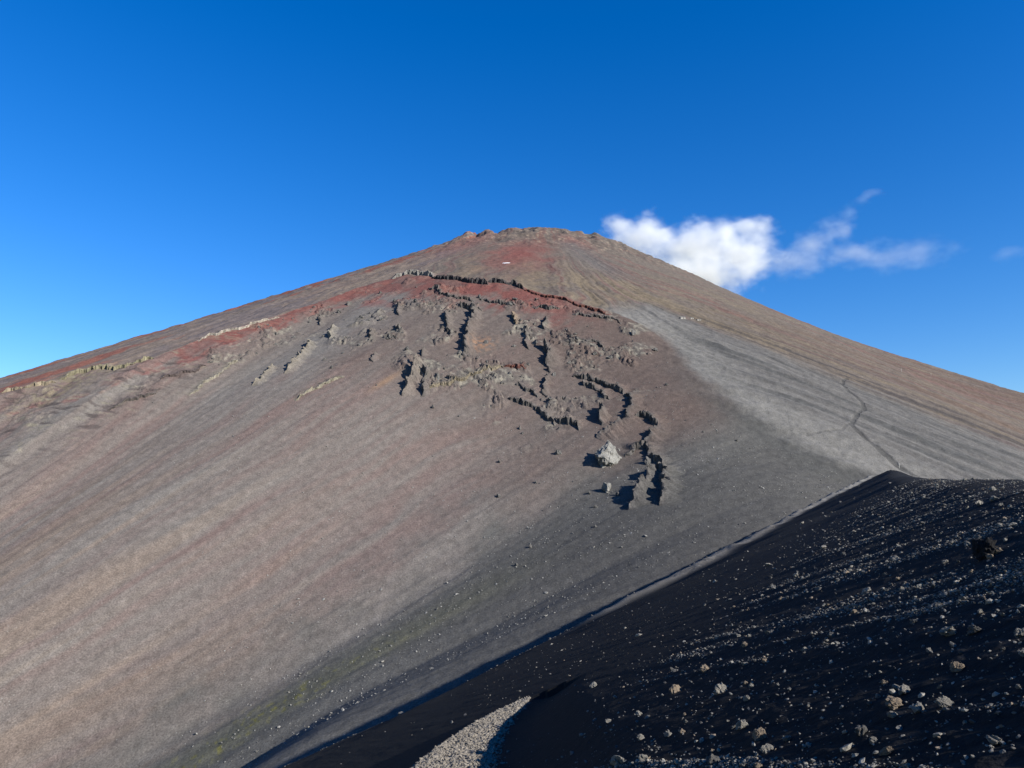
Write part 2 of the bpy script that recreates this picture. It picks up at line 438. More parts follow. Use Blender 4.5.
# ------------------------------------------------------------------ materials
class NT:
    def __init__(self, name):
        self.m = bpy.data.materials.new(name); self.m.use_nodes = True
        self.t = self.m.node_tree; self.t.nodes.clear()
        self.out = self.t.nodes.new('ShaderNodeOutputMaterial')
    def n(self, kind, **kw):
        nd = self.t.nodes.new(kind)
        for k, v in kw.items(): setattr(nd, k, v)
        return nd
    def l(self, a, b): self.t.links.new(a, b)
    def noise(self, vec, scale, detail=4.0, rough=0.6):
        nd = self.n('ShaderNodeTexNoise'); nd.inputs['Scale'].default_value = scale
        nd.inputs['Detail'].default_value = detail; nd.inputs['Roughness'].default_value = rough
        self.l(vec, nd.inputs['Vector']); return nd.outputs['Fac']
    def ramp(self, fac, stops):
        nd = self.n('ShaderNodeValToRGB'); e = nd.color_ramp.elements
        while len(e) < len(stops): e.new(0.5)
        for k, (p, c) in enumerate(stops):
            e[k].position = p; e[k].color = (c, c, c, 1) if isinstance(c, (int, float)) else (*c, 1)
        self.l(fac, nd.inputs['Fac']); return nd.outputs['Color']
    def mul(self, a, b, f=1.0):
        nd = self.n('ShaderNodeMix', data_type='RGBA', blend_type='MULTIPLY'); nd.inputs[0].default_value = f
        self.l(a, nd.inputs[6]); self.l(b, nd.inputs[7]); return nd.outputs[2]
    def blend(self, fac, a, b):
        nd = self.n('ShaderNodeMix', data_type='RGBA')
        self.l(fac, nd.inputs[0])
        for s, i in ((a, 6), (b, 7)):
            if isinstance(s, tuple): nd.inputs[i].default_value = (*s, 1)
            else: self.l(s, nd.inputs[i])
        return nd.outputs[2]
    def bump(self, h, dist, strength, prev=None):
        nd = self.n('ShaderNodeBump'); nd.inputs['Distance'].default_value = dist; nd.inputs['Strength'].default_value = strength
        self.l(h, nd.inputs['Height'])
        if prev is not None: self.l(prev, nd.inputs['Normal'])
        return nd.outputs['Normal']
    def finish(self, col, normal=None, rough=0.95, spec=0.12):
        b = self.n('ShaderNodeBsdfPrincipled')
        if isinstance(col, tuple): b.inputs['Base Color'].default_value = (*col, 1)
        else: self.l(col, b.inputs['Base Color'])
        b.inputs['Roughness'].default_value = rough; b.inputs['Specular IOR Level'].default_value = spec
        if normal is not None: self.l(normal, b.inputs['Normal'])
        self.l(b.outputs['BSDF'], self.out.inputs['Surface'])
        return self.m

def mat_mountain():
    t = NT('volcanic_scree'); at = t.n('ShaderNodeAttribute'); at.attribute_name = 'stone'
    P = t.n('ShaderNodeTexCoord').outputs['Object']
    n1 = t.noise(P, 0.9, 3, 0.65); n2 = t.noise(P, 0.16, 4, 0.6)
    c = t.mul(at.outputs['Color'], t.ramp(n1, [(0.28, 0.60), (0.72, 1.40)]), 1.0)
    c = t.mul(c, t.ramp(n2, [(0.3, 0.86), (0.7, 1.14)]), 1.0)
    vo = t.n('ShaderNodeTexVoronoi'); vo.inputs['Scale'].default_value = 0.33; t.l(P, vo.inputs['Vector'])
    sp = t.ramp(vo.outputs['Distance'], [(0.10, 1.0), (0.20, 0.0)])
    pick = t.ramp(t.noise(P, 0.055, 3, 0.6), [(0.5, 0.0), (0.68, 0.55)])
    c = t.blend(t.mul(sp, pick), c, (0.20, 0.195, 0.18))
    nb = t.bump(n1, 0.5, 0.5); nb = t.bump(n2, 1.6, 0.22, nb)
    return t.finish(c, nb)

def mat_near():
    t = NT('black_scoria'); at = t.n('ShaderNodeAttribute'); at.attribute_name = 'stone'
    P = t.n('ShaderNodeTexCoord').outputs['Object']
    n1 = t.noise(P, 28.0, 4, 0.65); n2 = t.noise(P, 5.0, 4, 0.6)
    c = t.mul(at.outputs['Color'], t.ramp(n1, [(0.3, 0.6), (0.7, 1.4)]), 1.0)
    nb = t.bump(n1, 0.02, 0.7); nb = t.bump(n2, 0.06, 0.4, nb)
    return t.finish(c, nb)

def mat_rock(name, base, dark, scale, bump):
    t = NT(name); P = t.n('ShaderNodeTexCoord').outputs['Object']
    n1 = t.noise(P, scale, 5, 0.65); n2 = t.noise(P, scale * 5, 4, 0.6)
    c = t.ramp(n1, [(0.30, dark), (0.48, base), (0.72, tuple(min(1, v * 1.25) for v in base))])
    c = t.mul(c, t.ramp(n2, [(0.3, 0.65), (0.7, 1.3)]), 1.0)
    nb = t.bump(n2, bump, 0.8); nb = t.bump(n1, bump * 3, 0.6, nb)
    return t.finish(c, nb)

def mat_plain(name, col, scale=3.0, rough=0.8):
    t = NT(name); P = t.n('ShaderNodeTexCoord').outputs['Object']
    n = t.noise(P, scale, 4, 0.6)
    a = t.ramp(n, [(0.3, tuple(v * 0.75 for v in col)), (0.7, tuple(min(1, v * 1.15) for v in col))])
    return t.finish(a, None, rough, 0.25)

M_FAR = mat_mountain(); M_NEAR = mat_near()
M_PALE = mat_rock('pale_pumice', (0.165, 0.155, 0.137), (0.07, 0.066, 0.06), 7.0, 0.012)
M_TAN = mat_rock('tan_pumice', (0.165, 0.132, 0.10), (0.07, 0.056, 0.043), 7.0, 0.012)
M_GREY = mat_rock('grey_scoria', (0.085, 0.082, 0.077), (0.034, 0.033, 0.032), 9.0, 0.012)
M_DARK = mat_rock('dark_lava', (0.012, 0.012, 0.013), (0.007, 0.007, 0.008), 6.0, 0.02)
M_PILLAR = mat_rock('pale_lava_rock', (0.15, 0.147, 0.137), (0.06, 0.058, 0.055), 0.22, 0.5)
M_WHITE = mat_plain('white_painted_board', (0.26, 0.25, 0.23), 1.2)
M_ROOF = mat_plain('pale_sheet_roof', (0.22, 0.215, 0.20), 1.0)
M_DOOR = mat_plain('dark_door', (0.06, 0.05, 0.045), 2.0)
M_SNOW = mat_plain('old_snow', (0.5, 0.5, 0.52), 0.3)
M_POST = mat_plain('weathered_post', (0.38, 0.37, 0.34), 2.0)

# ------------------------------------------------------------------ the ground: polar height fields, fine where the eye can resolve them
def az_list(step, lim, coarse):
    fine = np.arange(-lim, lim + 1e-6, step)
    if coarse is None: return fine, False
    back = np.arange(lim + coarse, 360 - lim - coarse + 1e-6, coarse)
    return np.concatenate([fine, back]), True

def polar_grid(az, rad, wrap):
    A = np.radians(az)[None, :]; R = rad[:, None]
    x = (R * np.sin(A)).ravel(); y = (R * np.cos(A)).ravel()
    nr, na = len(rad), len(az)
    k = np.arange(nr * na).reshape(nr, na)
    if wrap: k = np.concatenate([k, k[:, :1]], axis=1)
    F = np.stack([k[:-1, :-1], k[:-1, 1:], k[1:, 1:], k[1:, :-1]], axis=-1).reshape(-1, 4)
    return x, y, F[:, ::-1]

def split(name, mask, V, F, rgb, mat, kind='structure'):
    f = F[mask]
    if len(f) == 0: return None
    used = np.zeros(len(V), bool); used[f.ravel()] = True
    remap = np.cumsum(used) - 1
    o = put(name, mesh_from(name, V[used], remap[f], rgb=rgb[used]), mat)
    return tag(o, kind=kind)

def build_ground():
    # far sheet
    rad = np.concatenate([np.geomspace(72, 330, 150)[:-1], np.arange(330, 560, 2.6), np.arange(560, 1290, 1.55), np.geomspace(1290, 2350, 300)])
    az, _ = az_list(0.066, 44.0, None)
    az = np.concatenate([np.arange(-62, -44, 0.5), az, np.arange(44.5, 62.1, 0.5)])
    x, y, F = polar_grid(az, rad, False)
    zf, rgb, inside, q, al = far_surface(x, y)
    fgm = np.hypot(x, y) < 900
    zn = np.full(len(x), -1e9); rn = np.zeros((len(x), 3)); lev = np.zeros(len(x)); bench = np.zeros(len(x))
    i = np.nonzero(fgm)[0]
    a, b, c, d, e, g = near_surface(x[i], y[i])
    zn[i] = a; rn[i] = b; lev[i] = d
    # the ridge sinks into the cone beyond the saddle
    isn = zn > zf
    z = np.maximum(zf, zn) - 0.3 * sstep(87, 83, np.hypot(x, y)) - 0.03 * sstep(96, 91, np.hypot(x, y))
    tm, _, _ = trail_mask(x, y)
    path_v = np.where(isn, (lev > 0.45) & (np.hypot(x, y) > 60), (~inside) & (tm > 0.45))
    col = np.where(isn[:, None], rn, rgb)
    # ash of the saddle and of the crater's own wall on the far side of the ridge
    V = np.stack([x, y, z], axis=1)
    def fmaj(v): return v[F].sum(axis=1) >= 2
    fn, fp, fi = fmaj(isn), fmaj(path_v), fmaj(inside)
    split('hillside', fn & ~fp, V, F, col, M_NEAR)
    split('footpath', fp, V, F, col, M_FAR)
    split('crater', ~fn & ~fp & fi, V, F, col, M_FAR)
    split('mountain', ~fn & ~fp & ~fi, V, F, col, M_FAR)
    # near sheet, all round the viewer's feet
    rad = np.concatenate([np.array([0.25, 0.6, 1.0, 1.5]), np.geomspace(1.9, 91, 570)])
    az, wrap = az_list(0.09, 46.0, 2.0)
    x, y, F = polar_grid(az, rad, True)
    z, rgb, bench, lev, d, sg = near_surface(x, y)
    V = np.stack([x, y, z], axis=1)
    fb = (bench > 0.5)[F].sum(axis=1) >= 2
    split('gravel_slope', ~fb, V, F, rgb, M_NEAR)
    split('gravel_path', fb, V, F, rgb, M_NEAR)
build_ground()

def full_far(x, y):
    z = far_surface(x, y, False)[0]
    m = np.hypot(x, y) < 900
    if np.any(m):
        zz = z.copy(); zz[m] = np.maximum(z[m], near_surface(x[m], y[m], False)); z = zz
    return z
def smooth_far(x, y): return base_terrain(x, y)
def near_z(x, y): return near_surface(np.atleast_1d(np.float64(x)), np.atleast_1d(np.float64(y)), False)

# ------------------------------------------------------------------ lava ledges and ribs in the crater wall
def resample(pts, step):
    P = np.array(pts, float); seg = np.hypot(*np.diff(P, axis=0).T); s = np.concatenate([[0], np.cumsum(seg)])
    n = max(6, int(s[-1] / step)); t = np.linspace(0, s[-1], n)
    # rounded corners
    X = np.interp(t, s, P[:, 0]); Y = np.interp(t, s, P[:, 1])
    for _ in range(2):
        X[1:-1] = 0.25 * X[:-2] + 0.5 * X[1:-1] + 0.25 * X[2:]; Y[1:-1] = 0.25 * Y[:-2] + 0.5 * Y[1:-1] + 0.25 * Y[2:]
    return X, Y, t

N_SEED = [0]
def outcrop(label, pix, low, H, back=26.0, kind='ledge', tone=(104, 100, 96), cap=0.0, cat='rock ledge', name='rock_ledge', jag=1.0):
    """a broken lava bed: follows a line across the wall; its face looks to the 'low' side ('L' or 'R' of travel)"""
    N_SEED[0] += 1; sd = 1000 + 13 * N_SEED[0]
    line = world_line(pix, smooth_far)
    X, Y, s = resample(line, 0.9)
    n = len(X)
    tx = np.gradient(X); ty = np.gradient(Y); L = np.hypot(tx, ty); tx /= L; ty /= L
    rx, ry = ty, -tx                                         # right-hand normal in plan
    sgn = 1.0 if low == 'R' else -1.0
    lx, ly = rx * sgn, ry * sgn                              # towards the low side
    def blocks(lo, hi, seed):
        r = np.random.default_rng(seed); e = [0.0]
        while e[-1] < s[-1] + hi: e.append(e[-1] + r.uniform(lo, hi))
        v = r.random(len(e)); return v[np.searchsorted(e, s, side='right') - 1]
    j = jag * (5.0 * fbm(s / 18.0, s * 0 + sd, 4, sd, 0.6) + 0.8 * (blocks(2.5, 8, sd + 2) - 0.5) + 2.0 * fbm(s / 5.0, s * 0 + 1.7, 3, sd + 5))
    taper = np.minimum(1, np.minimum(s, s[-1] - s) / max(5.0, 0.10 * s[-1]))
    bl = blocks(3.0, 11.0, sd + 7); b2 = blocks(1.2, 3.5, sd + 8)
    hs = H * taper ** 0.6 * np.where(bl < 0.06, 0.35, 0.92 + 0.12 * bl) * (0.8 + 0.55 * fbm(s / 14.0, s * 0, 4, sd + 9, 0.55))
    hs = np.maximum(hs, 0.05)
    if kind == 'rib': back = back * 1.5
    ts = np.concatenate([[0.9, 0.55, 0.2, 0.0], np.array([0.05, 0.11, 0.18, 0.27, 0.38, 0.52, 0.67, 0.83, 1.0]) * back])
    prof = np.concatenate([[-1.2, 0.2, 0.8, 1.0], np.array([0.99, 0.93, 0.82, 0.66, 0.48, 0.29, 0.13, 0.02, -0.12])])
    m = len(ts)
    T = ts[None, :] * np.where(ts > 0, 1.0, 1.0)[None, :] * (1 + 0.4 * fbm(s / 7.0, s * 0, 2, sd + 11))[:, None]
    T = T - (np.arange(m) < 3)[None, :] * (0.25 + 1.2 * fbm(s[:, None] / 4.0, np.arange(m)[None, :] * 0.9 + np.zeros((n, 1)), 2, sd + 12)) * np.linspace(1.0, 0.2, m)[None, :] * (H / 7.0)
    PX = X[:, None] + (lx * j)[:, None] - lx[:, None] * T
    PY = Y[:, None] + (ly * j)[:, None] - ly[:, None] * T
    g, rgb, *_ = far_surface(PX.ravel(), PY.ravel())
    rough = 0.30 * H * fbm(PX.ravel() / 4.0, PY.ravel() / 4.0, 3, sd + 21)
    hsm = hs.copy()
    for _ in range(60): hsm[1:-1] = 0.25 * hsm[:-2] + 0.5 * hsm[1:-1] + 0.25 * hsm[2:]
    front = np.where(ts <= 0, 1.0, np.exp(-np.maximum(ts, 0) / 1.6))[None, :]
    pr = prof[None, :] * (hs[:, None] * front + hsm[:, None] * (1 - front))
    body = np.clip(prof, 0, 1)[None, :] * np.ones((n, 1))
    Z = g + pr.ravel() + (rough * body.ravel() * taper[:, None].repeat(m, 1).ravel() * 0.6) - np.where(prof < 0, 0.4, 0)[None, :].repeat(n, 0).ravel()
    stone = lin(tone)[None, :] * K_ALB * (1 + 0.45 * fbm(PX.ravel() / 5.0, PY.ravel() / 5.0, 3, sd + 31))[:, None]
    if True:
        w = np.concatenate([[1, 1, 1, 0.95], [0.85, 0.6, 0.35, 0.2, 0.1, 0, 0, 0, 0]])
        w = np.maximum(w, (cap if kind == 'ledge' else 0.75) * np.exp(-np.maximum(ts, 0) / (0.5 * back)))
    W = (w[None, :] * np.ones((n, 1))).ravel()[:, None]
    c = np.clip(rgb * (1 - W) + stone * W, 0.01, 0.9)
    V = np.stack([PX.ravel(), PY.ravel(), Z], axis=1)
    k = np.arange(n * m).reshape(n, m)
    F = np.stack([k[:-1, :-1], k[:-1, 1:], k[1:, 1:], k[1:, :-1]], axis=-1).reshape(-1, 4)
    if low == 'R': F = F[:, ::-1]
    o = put(name, mesh_from(name, V, F, rgb=c, smooth=False), M_FAR)
    return tag(o, label, cat, 'lava outcrops in the crater wall')

GREY, PALE, REDD, DARK = (104, 100, 97), (150, 146, 134), (112, 74, 66), (76, 74, 76)
OUTCROPS = [
    # the cliff along the rim
    ('pale grey streaked cliff band at the left end of the top rim', [(392, 279), (402, 276), (416, 275), (434, 277)], 'R', 9.0, 20, 'ledge', (150, 147, 142), .3, 'cliff', 'rim_cliff'),
    ('dark cliff band under the rim between the pale cliff and the black notch', [(432, 278), (446, 280), (460, 281), (476, 284)], 'R', 9.5, 20, 'ledge', DARK, .1, 'cliff', 'rim_cliff'),
    ('dark cliff block with the black notch in the middle of the rim', [(472, 283), (478, 284), (488, 286)], 'R', 13.0, 20, 'ledge', DARK, .1, 'cliff', 'rim_cliff'),
    ('long dark cliff band under the rim right of the black notch', [(486, 284), (500, 284), (514, 286), (524, 290)], 'R', 9.0, 20, 'ledge', DARK, .1, 'cliff', 'rim_cliff'),
    ('thin dark red rim scarp running down to the right from the rim cliff', [(522, 290), (545, 296), (566, 302), (590, 309), (610, 316)], 'R', 4.5, 20, 'ledge', REDD, .1, 'rock ledge', 'rock_ledge'),
    # beds below the rim
    ('long dark ledge just below the red band under the rim cliff', [(428, 289), (444, 296), (458, 299), (474, 302)], 'R', 6.0, 22, 'ledge', GREY, .1, 'rock ledge', 'rock_ledge'),
    ('dark ledge broken into blocks on the red slope right of the tall rib', [(478, 300), (494, 303), (506, 306), (516, 307)], 'R', 5.0, 22, 'ledge', GREY, .1, 'rock ledge', 'rock_ledge'),
    ('short dark ledge in the red slope under the thin rim scarp', [(532, 308), (546, 310), (560, 310)], 'R', 6.5, 22, 'ledge', GREY, .1, 'rock ledge', 'rock_ledge'),
    ('thin curved ledge at the top right of the brown shoulder', [(572, 315), (590, 317), (606, 319), (622, 324)], 'R', 4.0, 22, 'ledge', GREY, .1, 'rock ledge', 'rock_ledge'),
    ('short ledge curving down in the brown slope above the ledge chain', [(566, 345), (584, 342), (596, 342), (604, 352)], 'R', 3.6, 22, 'ledge', GREY, .1, 'rock ledge', 'rock_ledge'),
    # ribs
    ('tallest dark jagged rib below the notch in the rim', [(472, 306), (473, 318), (468, 332), (465, 346), (463, 358)], 'R', 15.0, 11, 'rib', GREY, 0, 'rock rib', 'rock_rib'),
    ('dark hooked crag at the head of the tallest rib', [(460, 307), (470, 311), (482, 312)], 'R', 10.0, 16, 'ledge', GREY, .1, 'crag', 'rock_crag'),
    ('narrow dark rib left of the tallest rib', [(445, 312), (446, 322), (448, 330), (450, 338)], 'R', 10.0, 8, 'rib', GREY, 0, 'rock rib', 'rock_rib'),
    ('large dark forked rib on the left of the lower crags', [(420, 362), (414, 372), (408, 384), (403, 396)], 'R', 14.0, 8, 'rib', (128, 120, 112), 0, 'rock rib', 'rock_rib'),
    ('dark stubby rib just right of the forked rib', [(424, 372), (424, 382), (423, 396)], 'R', 12.0, 8, 'rib', GREY, 0, 'rock rib', 'rock_rib'),
    ('small dark crag above the forked rib', [(424, 350), (421, 357)], 'R', 10.0, 7, 'rib', GREY, 0, 'crag', 'rock_crag'),
    ('black shadowed crag standing alone in the middle of the wall', [(546, 347), (548, 356), (549, 368)], 'R', 17.0, 14, 'rib', GREY, 0, 'crag', 'rock_crag'),
    ('thin dark rib trailing down from the black shadowed crag', [(549, 368), (547, 380), (544, 392), (541, 402)], 'R', 7.0, 6, 'rib', GREY, 0, 'rock rib', 'rock_rib'),
    ('small blocky rib above and left of the black shadowed crag', [(526, 328), (526, 338), (527, 350)], 'R', 6.0, 6, 'rib', GREY, 0, 'rock rib', 'rock_rib'),
    ('pale crag beside the ochre scar below the rim', [(512, 315), (516, 326)], 'R', 10.0, 9, 'rib', (150, 132, 112), 0, 'crag', 'rock_crag'),
    ('dark crag with a pale rib running down from it below the short red ledge', [(545, 318), (544, 330)], 'R', 9.0, 8, 'rib', GREY, 0, 'crag', 'rock_crag'),
    # lower beds
    ('long pale edged ledge rising to the right below the ochre scar', [(424, 392), (444, 387), (462, 381), (476, 376), (490, 371), (504, 368)], 'R', 5.0, 20, 'ledge', (140, 130, 112), .4, 'rock ledge', 'rock_ledge'),
    ('short level ledge between the pale edged ledge and the black crag', [(504, 368), (516, 368), (526, 371)], 'R', 4.5, 20, 'ledge', REDD, .1, 'rock ledge', 'rock_ledge'),
    ('dark ledge falling to the right below the black crag', [(514, 384), (522, 388), (530, 393), (538, 398)], 'R', 5.0, 20, 'ledge', GREY, .1, 'rock ledge', 'rock_ledge'),
    ('long stepped ledge at the lowest left of the ledge chain', [(508, 398), (518, 403), (530, 407), (541, 412), (546, 420), (556, 424)], 'R', 5.0, 20, 'ledge', GREY, .1, 'rock ledge', 'rock_ledge'),
    ('dark blocky end of the long stepped ledge', [(554, 420), (566, 424), (580, 430)], 'R', 7.0, 18, 'ledge', GREY, .1, 'rock ledge', 'rock_ledge'),
    ('upper arc of the dark curved ledge chain', [(572, 377), (586, 380), (598, 384), (612, 389), (624, 394)], 'R', 6.0, 20, 'ledge', GREY, .1, 'rock ledge', 'rock_ledge'),
    ('inner lower arc beneath the upper arc of the ledge chain', [(580, 384), (592, 388), (600, 394), (608, 400)], 'R', 5.0, 16, 'ledge', GREY, .1, 'rock ledge', 'rock_ledge'),
    ('dark bend of the ledge chain above the pale rock pillar', [(624, 395), (632, 404), (630, 414), (622, 422), (608, 431), (596, 438)], 'R', 6.5, 20, 'ledge', GREY, .1, 'rock ledge', 'rock_ledge'),
    ('small dark crag inside the bend of the ledge chain', [(602, 408), (602, 418), (600, 426)], 'R', 10.0, 6, 'rib', GREY, 0, 'crag', 'rock_crag'),
    ('dark ledge right of the pale rock pillar that bends downwards', [(634, 417), (648, 419), (656, 429), (652, 438), (644, 446)], 'R', 6.5, 20, 'ledge', GREY, .1, 'rock ledge', 'rock_ledge'),
    ('dark hooked ledge below and right of the pale rock pillar', [(626, 458), (636, 450), (645, 449), (654, 460), (662, 466)], 'R', 6.0, 18, 'ledge', GREY, .1, 'rock ledge', 'rock_ledge'),
    ('lowest right scarp of the ledge chain standing nearly upright', [(656, 468), (664, 476), (664, 490), (660, 506)], 'R', 7.5, 18, 'ledge', GREY, .1, 'rock ledge', 'rock_ledge'),
    ('dark rib with a long black shadow at the foot of the ledge chain', [(656, 470), (646, 482), (636, 496), (630, 510)], 'R', 10.0, 9, 'rib', GREY, 0, 'rock rib', 'rock_rib'),
    # left part of the wall
    ('pale knobbly rib left of centre with dark shadow on its left', [(312, 342), (304, 352), (296, 362), (284, 374)], 'R', 10.0, 9, 'rib', (146, 138, 124), 0, 'rock rib', 'rock_rib'),
    ('dark topped crag above the pale knobbly rib', [(320, 318), (318, 326)], 'R', 9.0, 7, 'rib', GREY, 0, 'crag', 'rock_crag'),
    ('grey crag with a pale right flank beside the knobbly rib', [(332, 328), (328, 340)], 'R', 9.0, 8, 'rib', (150, 144, 132), 0, 'crag', 'rock_crag'),
    ('pale tapering rib farthest down to the left of the knobbly rib', [(274, 366), (262, 378), (252, 386)], 'R', 6.0, 8, 'rib', (150, 142, 126), 0, 'rock rib', 'rock_rib'),
    ('long pale ledge sloping down left between the two groups of crags', [(344, 376), (328, 384), (310, 392), (294, 400)], 'L', 5.0, 14, 'ledge', (148, 142, 126), .7, 'rock ledge', 'rock_ledge'),
    ('uppermost small crag in the dark row below the pale cliff', [(398, 307), (398, 316)], 'R', 7.0, 6, 'rib', GREY, 0, 'crag', 'rock_crag'),
    ('middle small crag in the dark row below the pale cliff', [(398, 324), (397, 332)], 'R', 6.0, 6, 'rib', GREY, 0, 'crag', 'rock_crag'),
    ('low dark block at the foot of the dark row below the pale cliff', [(384, 337), (396, 340)], 'R', 6.0, 10, 'ledge', GREY, .1, 'crag', 'rock_crag'),
    ('dark crag between the knobbly rib and the dark row of crags', [(370, 330), (369, 342)], 'R', 8.0, 7, 'rib', GREY, 0, 'crag', 'rock_crag'),
    ('small dark crag standing alone right of the pale sloping ledge', [(376, 354), (373, 362)], 'R', 8.0, 6, 'rib', GREY, 0, 'crag', 'rock_crag'),
    ('long whitish cliff band on the left rim above the red streak', [(198, 341), (216, 335), (236, 330), (256, 324), (280, 317)], 'R', 4.5, 16, 'ledge', (176, 168, 156), .5, 'cliff', 'rim_cliff'),
    ('tan cliff top at the far left end of the rim', [(0, 396), (20, 391), (40, 387), (56, 383)], 'R', 5.0, 16, 'ledge', (160, 148, 128), .6, 'cliff', 'rim_cliff'),
    ('greenish grey cliff on the left rim between two tan bands', [(60, 382), (78, 374), (96, 370), (116, 369), (134, 364), (154, 358)], 'R', 6.0, 16, 'ledge', (140, 134, 112), .4, 'cliff', 'rim_cliff'),
    ('dark layered ledge low on the left part of the wall', [(108, 411), (124, 404), (144, 398), (162, 390)], 'R', 4.0, 16, 'ledge', (100, 94, 90), .3, 'rock ledge', 'rock_ledge'),
    ('dark brown ledge high on the left slope below the whitish band', [(160, 380), (178, 376), (194, 372), (206, 366)], 'R', 4.0, 16, 'ledge', (96, 86, 84), .2, 'rock ledge', 'rock_ledge'),
    ('pale sloping ledge on the left right of the dark layered ledge', [(190, 396), (206, 384), (222, 372), (238, 360)], 'R', 4.0, 12, 'ledge', (150, 144, 130), .7, 'rock ledge', 'rock_ledge'),
]
for lab, pix, low, H, back, kind, tone, cap, cat, nm in OUTCROPS:
    if 'chain' in lab or 'stepped' in lab or 'pillar' in lab: H = H * 1.3
    outcrop(lab, pix, low, H, back, kind, tone, cap, cat, nm)

# ------------------------------------------------------------------ loose rock
def ico(sub):
    import bmesh
    bm = bmesh.new(); bmesh.ops.create_icosphere(bm, subdivisions=sub, radius=1.0)
    V = np.array([v.co[:] for v in bm.verts]); F = np.array([[v.index for v in f.verts] for f in bm.faces]); bm.free()
    return V, F
ICO = {k: ico(k) for k in (1, 2, 3, 4, 5)}

def vnoise(P, scale, seed, oct=3):
    return (fbm(P[:, 0] * scale + 5.2, P[:, 1] * scale + P[:, 2] * 0.7 * scale, oct, seed) + fbm(P[:, 2] * scale - 2.2, P[:, 0] * 0.6 * scale - P[:, 1] * scale, oct, seed + 7)) * 0.6

def rock_shape(sub, seed, rough=0.35, squash=(1, 0.8, 0.62), cuts=5):
    V, F = ICO[sub]; V = V.copy(); r = np.random.default_rng(seed)
    for _ in range(cuts):                                    # a few broken faces
        nrm = r.normal(size=3); nrm /= np.linalg.norm(nrm); d = r.uniform(0.45, 0.85)
        over = np.maximum(0, V @ nrm - d); V = V - over[:, None] * nrm[None, :] * 0.92
    N = V / np.maximum(np.linalg.norm(V, axis=1), 1e-6)[:, None]
    V = V * (1 + rough * vnoise(N, 1.6, seed, 2))[:, None]
    if sub >= 3: V = V * (1 + 0.42 * rough * vnoise(N, 5.0, seed + 50, 3))[:, None]
    if sub >= 4: V = V * (1 + 0.22 * rough * vnoise(N, 14.0, seed + 90, 2))[:, None]
    V = V * np.array(squash)[None, :]
    return V, F

def scatter_mesh(name, pos, size, sub, nvar, mat, smooth=False, sink=0.25, rgbfn=None):
    shapes = [rock_shape(sub, 500 + k, 0.4, (1, r_, s_)) for k, (r_, s_) in enumerate(zip(RNG.uniform(.65, 1, nvar), RNG.uniform(.5, .85, nvar)))]
    Vs, Fs = [], []; off = 0
    which = RNG.integers(0, nvar, len(pos)); ang = RNG.uniform(0, 6.283, len(pos)); tilt = RNG.normal(0, 0.35, (len(pos), 2))
    for k in range(nvar):
        i = np.nonzero(which == k)[0]
        if len(i) == 0: continue
        V, F = shapes[k]
        ca, sa = np.cos(ang[i])[:, None], np.sin(ang[i])[:, None]
        X = V[None, :, 0] * ca - V[None, :, 1] * sa; Y = V[None, :, 0] * sa + V[None, :, 1] * ca; Z = V[None, :, 2] + X * tilt[i, 0:1] + Y * tilt[i, 1:2]
        s = size[i][:, None]
        W = np.stack([X * s + pos[i, 0:1], Y * s + pos[i, 1:2], Z * s + pos[i, 2:3] + s * (0.5 - sink) * 0.5], axis=-1).reshape(-1, 3)
        Vs.append(W); Fs.append((F[None] + (off + np.arange(len(i)) * len(V))[:, None, None]).reshape(-1, 3)); off += len(i) * len(V)
    return put(name, mesh_from(name, np.concatenate(Vs), F3=np.concatenate(Fs), smooth=smooth), mat)

# the two pale pillars on the crater wall
def pillar(label, px, py, w, h, seed, lean=(0, 0)):
    p = hit(px, py, full_far, 250.0)
    V, F = rock_shape(5, seed, 0.26, (1, 1, 1), 8)
    t = np.clip((V[:, 2] + 1) / 2, 0, 1)
    V = np.stack([V[:, 0] * w * (1.1 - 0.32 * t) + lean[0] * t * h, V[:, 1] * w * (1.1 - 0.55 * t) + lean[1] * t * h, (t - 0.25) * h * 1.3], axis=1)
    o = put('rock_pillar', mesh_from('rock_pillar', V, F3=F, smooth=False), M_PILLAR, loc=tuple(p))
    return tag(o, label, 'rock pillar', 'pale rock pillars on the crater wall')
pillar('large pale rock pillar with a black shadow, lower right on the crater wall', 606, 462, 14.0, 23.0, 71, (0.12, 0.1))
pillar('small pale rock pillar below the large pale pillar', 607, 491, 5.0, 9.5, 77)

# rubble strewn over the crater wall (uncountable)
def far_rubble():
    n = 26000
    px = RNG.uniform(150, 860, n); py = RNG.uniform(320, 760, n)
    pos, size = [], []
    # scatter over the wall itself: directions only choose where the wall is denser
    al = RNG.uniform(24, 66, n); q = 0.45 + 0.53 * RNG.random(n) ** 0.8
    rr = np.interp(al, AL, RH); rho = q * rr
    x = CEN[0] + rho * np.cos(np.radians(al)); y = CEN[1] + rho * np.sin(np.radians(al))
    dens = 0.25 + 0.75 * sstep(-0.1, 0.5, fbm(al * 0.8, rho / 200.0, 3, 401)) 
    dens = dens * (0.35 + 0.65 * sstep(46, 36, al))
    k = RNG.random(n) < dens
    x, y = x[k], y[k]
    z = full_far(x, y)
    s = np.exp(RNG.normal(-0.95, 0.5, len(x))) * 0.85
    s = np.clip(s, 0.18, 1.9)
    o = scatter_mesh('rubble', np.stack([x, y, z], 1), s, 1, 10, M_RUB)
    tag(o, 'scattered pale rubble strewn across the crater wall', 'rubble', kind='stuff')
M_RUB = mat_rock('scree_rubble', (0.17, 0.166, 0.156), (0.07, 0.068, 0.065), 0.5, 0.2)
far_rubble()

